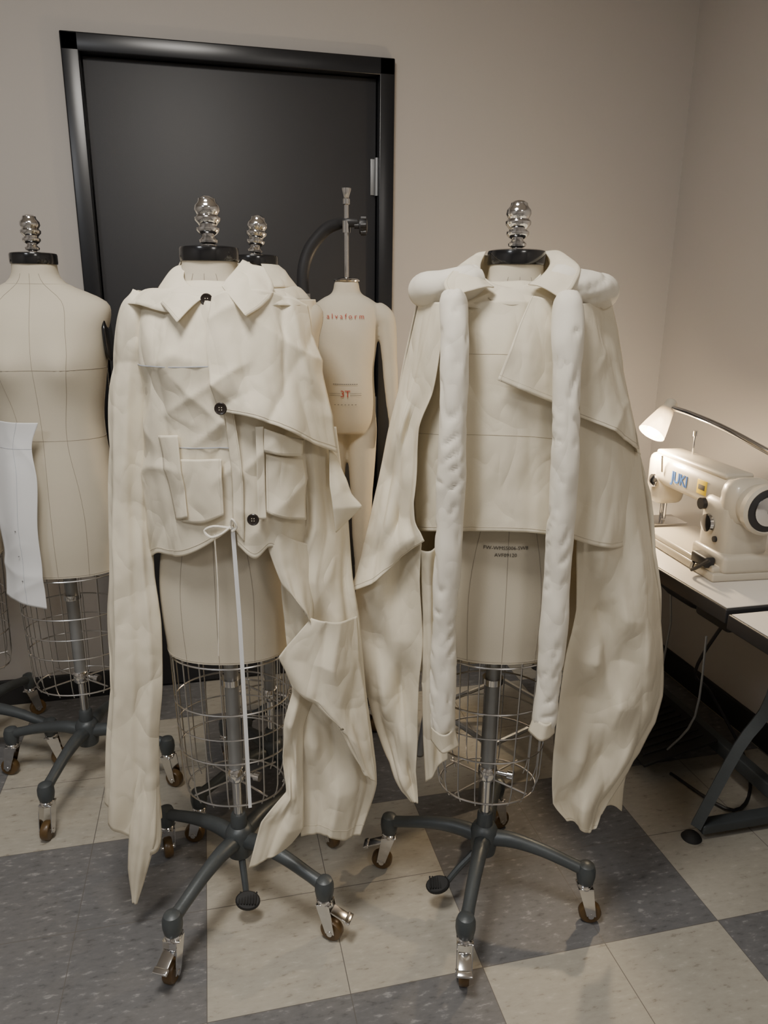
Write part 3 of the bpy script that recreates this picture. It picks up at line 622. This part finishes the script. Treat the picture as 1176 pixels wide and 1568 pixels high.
g.tube([(-.205,.01,.11),(-.205,.01,.03)],.004,8); g.tube([(-.185,.01,.13),(-.185,.01,.045)],.006,8); g.box((-.185,-.006,.034),(.03,.04,.006),.002); g.box((-.185,0,.0405),(.10,.13,.003),.001)
g.lathe([(.018,0),(.020,.003),(.012,.006),(.02,.010),(.006,.018)],(-.17,-.042,.175),(0,-1,0),20); g.tube([(-.10,.03,.26),(-.10,.03,.33)],.003,6); g.lathe([(.007,.325),(.007,.34)],(-.10,.03,0)); 
g.lathe([(.022,0),(.026,.004),(.024,.012),(.01,.014)],(.155,-.056,.135),(0,-1,0),24)
g.tube([(-.13,-.045,.21),(-.13,-.05,.26)],.003,6); g.build('needle_and_fittings',M_chrome,SM)
def flat_text(txt,size,loc,rot,m,par,name):
    c=bpy.data.curves.new(name,'FONT'); c.body=txt; c.size=size; c.extrude=.0006; c.resolution_u=3; c.align_x='CENTER'; c.offset=size*.02
    o=bpy.data.objects.new(name,c); c.materials.append(m); o.location=loc; o.rotation_euler=rot; COL.objects.link(o); o.parent=par
flat_text('JUKI',.046,(-.04,-.0408,.193),(math.pi/2,0,0),M_logo,SM,'logo_lettering')
Geo().box((.075,-.0405,.213),(.045,.002,.040),.0005).build('warning_sticker',M_yel,SM)
Geo().box((.075,-.0418,.213),(.030,.001,.014),.0002).build('sticker_print',M_ink,SM)
# ------------------------------------------------------------------ task lamp
B=V((1.56,1.44,.751))
TL=empty('gooseneck_task_lamp',B)
def wl(p): return V(p)-B
g=Geo(); g.lathe([(.035,0),(.037,.004),(.035,.02),(.012,.026),(.012,.05)],(0,0,0)); 
g.tube([(0,0,.03),(.01,.0,.12),(-.01,.04,.22),wl((1.48,1.60,1.045)),wl((1.435,1.70,1.088)),wl((1.413,1.82,1.118)),wl((1.39,1.93,1.138)),wl((1.378,2.00,1.145))],.0085,12,8)
g.build('gooseneck_arm',M_chrome,TL)
ax=V((-.70,-.22,-.85)).normalized(); top=wl((1.378,2.02,1.150))
g=Geo(); g.lathe([(.012,-.02),(.018,-.015),(.020,.02),(.018,.035)],top,ax,24); g.build('lamp_socket',M_mach,TL)
v=[];prof=[(.022,.015),(.028,.04),(.037,.078),(.042,.105)]
g=Geo(); q=V((0,0,1)).rotation_difference(ax)
for r,z in prof+[(r-.002,z) for r,z in prof[::-1]]:
    for i in range(36):
        a=2*math.pi*i/36; v.append(q@V((r*math.cos(a),r*math.sin(a),z))+top)
nn=len(prof)*2
f=[(j*36+i,j*36+(i+1)%36,((j+1)%nn)*36+(i+1)%36,((j+1)%nn)*36+i) for j in range(nn) for i in range(36)]
g.add(v,f); g.build('shade',M_glass,TL)
bc=top+ax*.088
g=Geo(); g.lathe([(.008,-.04),(.010,-.03),(.018,-.012),(.021,.0),(.017,.014),(.006,.021)],bc,ax,20); g.build('bulb',M_bulb,TL)
l=bpy.data.lights.new('lamp_light','POINT'); l.energy=16; l.color=(1,.76,.48); l.shadow_soft_size=.025
o=bpy.data.objects.new('lamp_light',l); o.parent=TL; o.location=top+ax*.14; COL.objects.link(o)
# ------------------------------------------------------------------ world, camera
w=bpy.data.worlds.new('world'); SC.world=w; w.use_nodes=True; w.node_tree.nodes['Background'].inputs[0].default_value=(.5,.52,.55,1); w.node_tree.nodes['Background'].inputs[1].default_value=.1
cam=bpy.data.cameras.new('camera'); cam.sensor_fit='VERTICAL'; cam.sensor_height=36; cam.sensor_width=27; cam.lens=26; cam.clip_start=.02
co=bpy.data.objects.new('camera',cam); COL.objects.link(co)
Mx=Matrix.Rotation(-PHI,4,'Z')@Matrix.Rotation(math.radians(74),4,'X')@Matrix.Rotation(math.radians(.6),4,'Z')
Mx.translation=V((0,0,1.455)); co.matrix_world=Mx; SC.camera=co
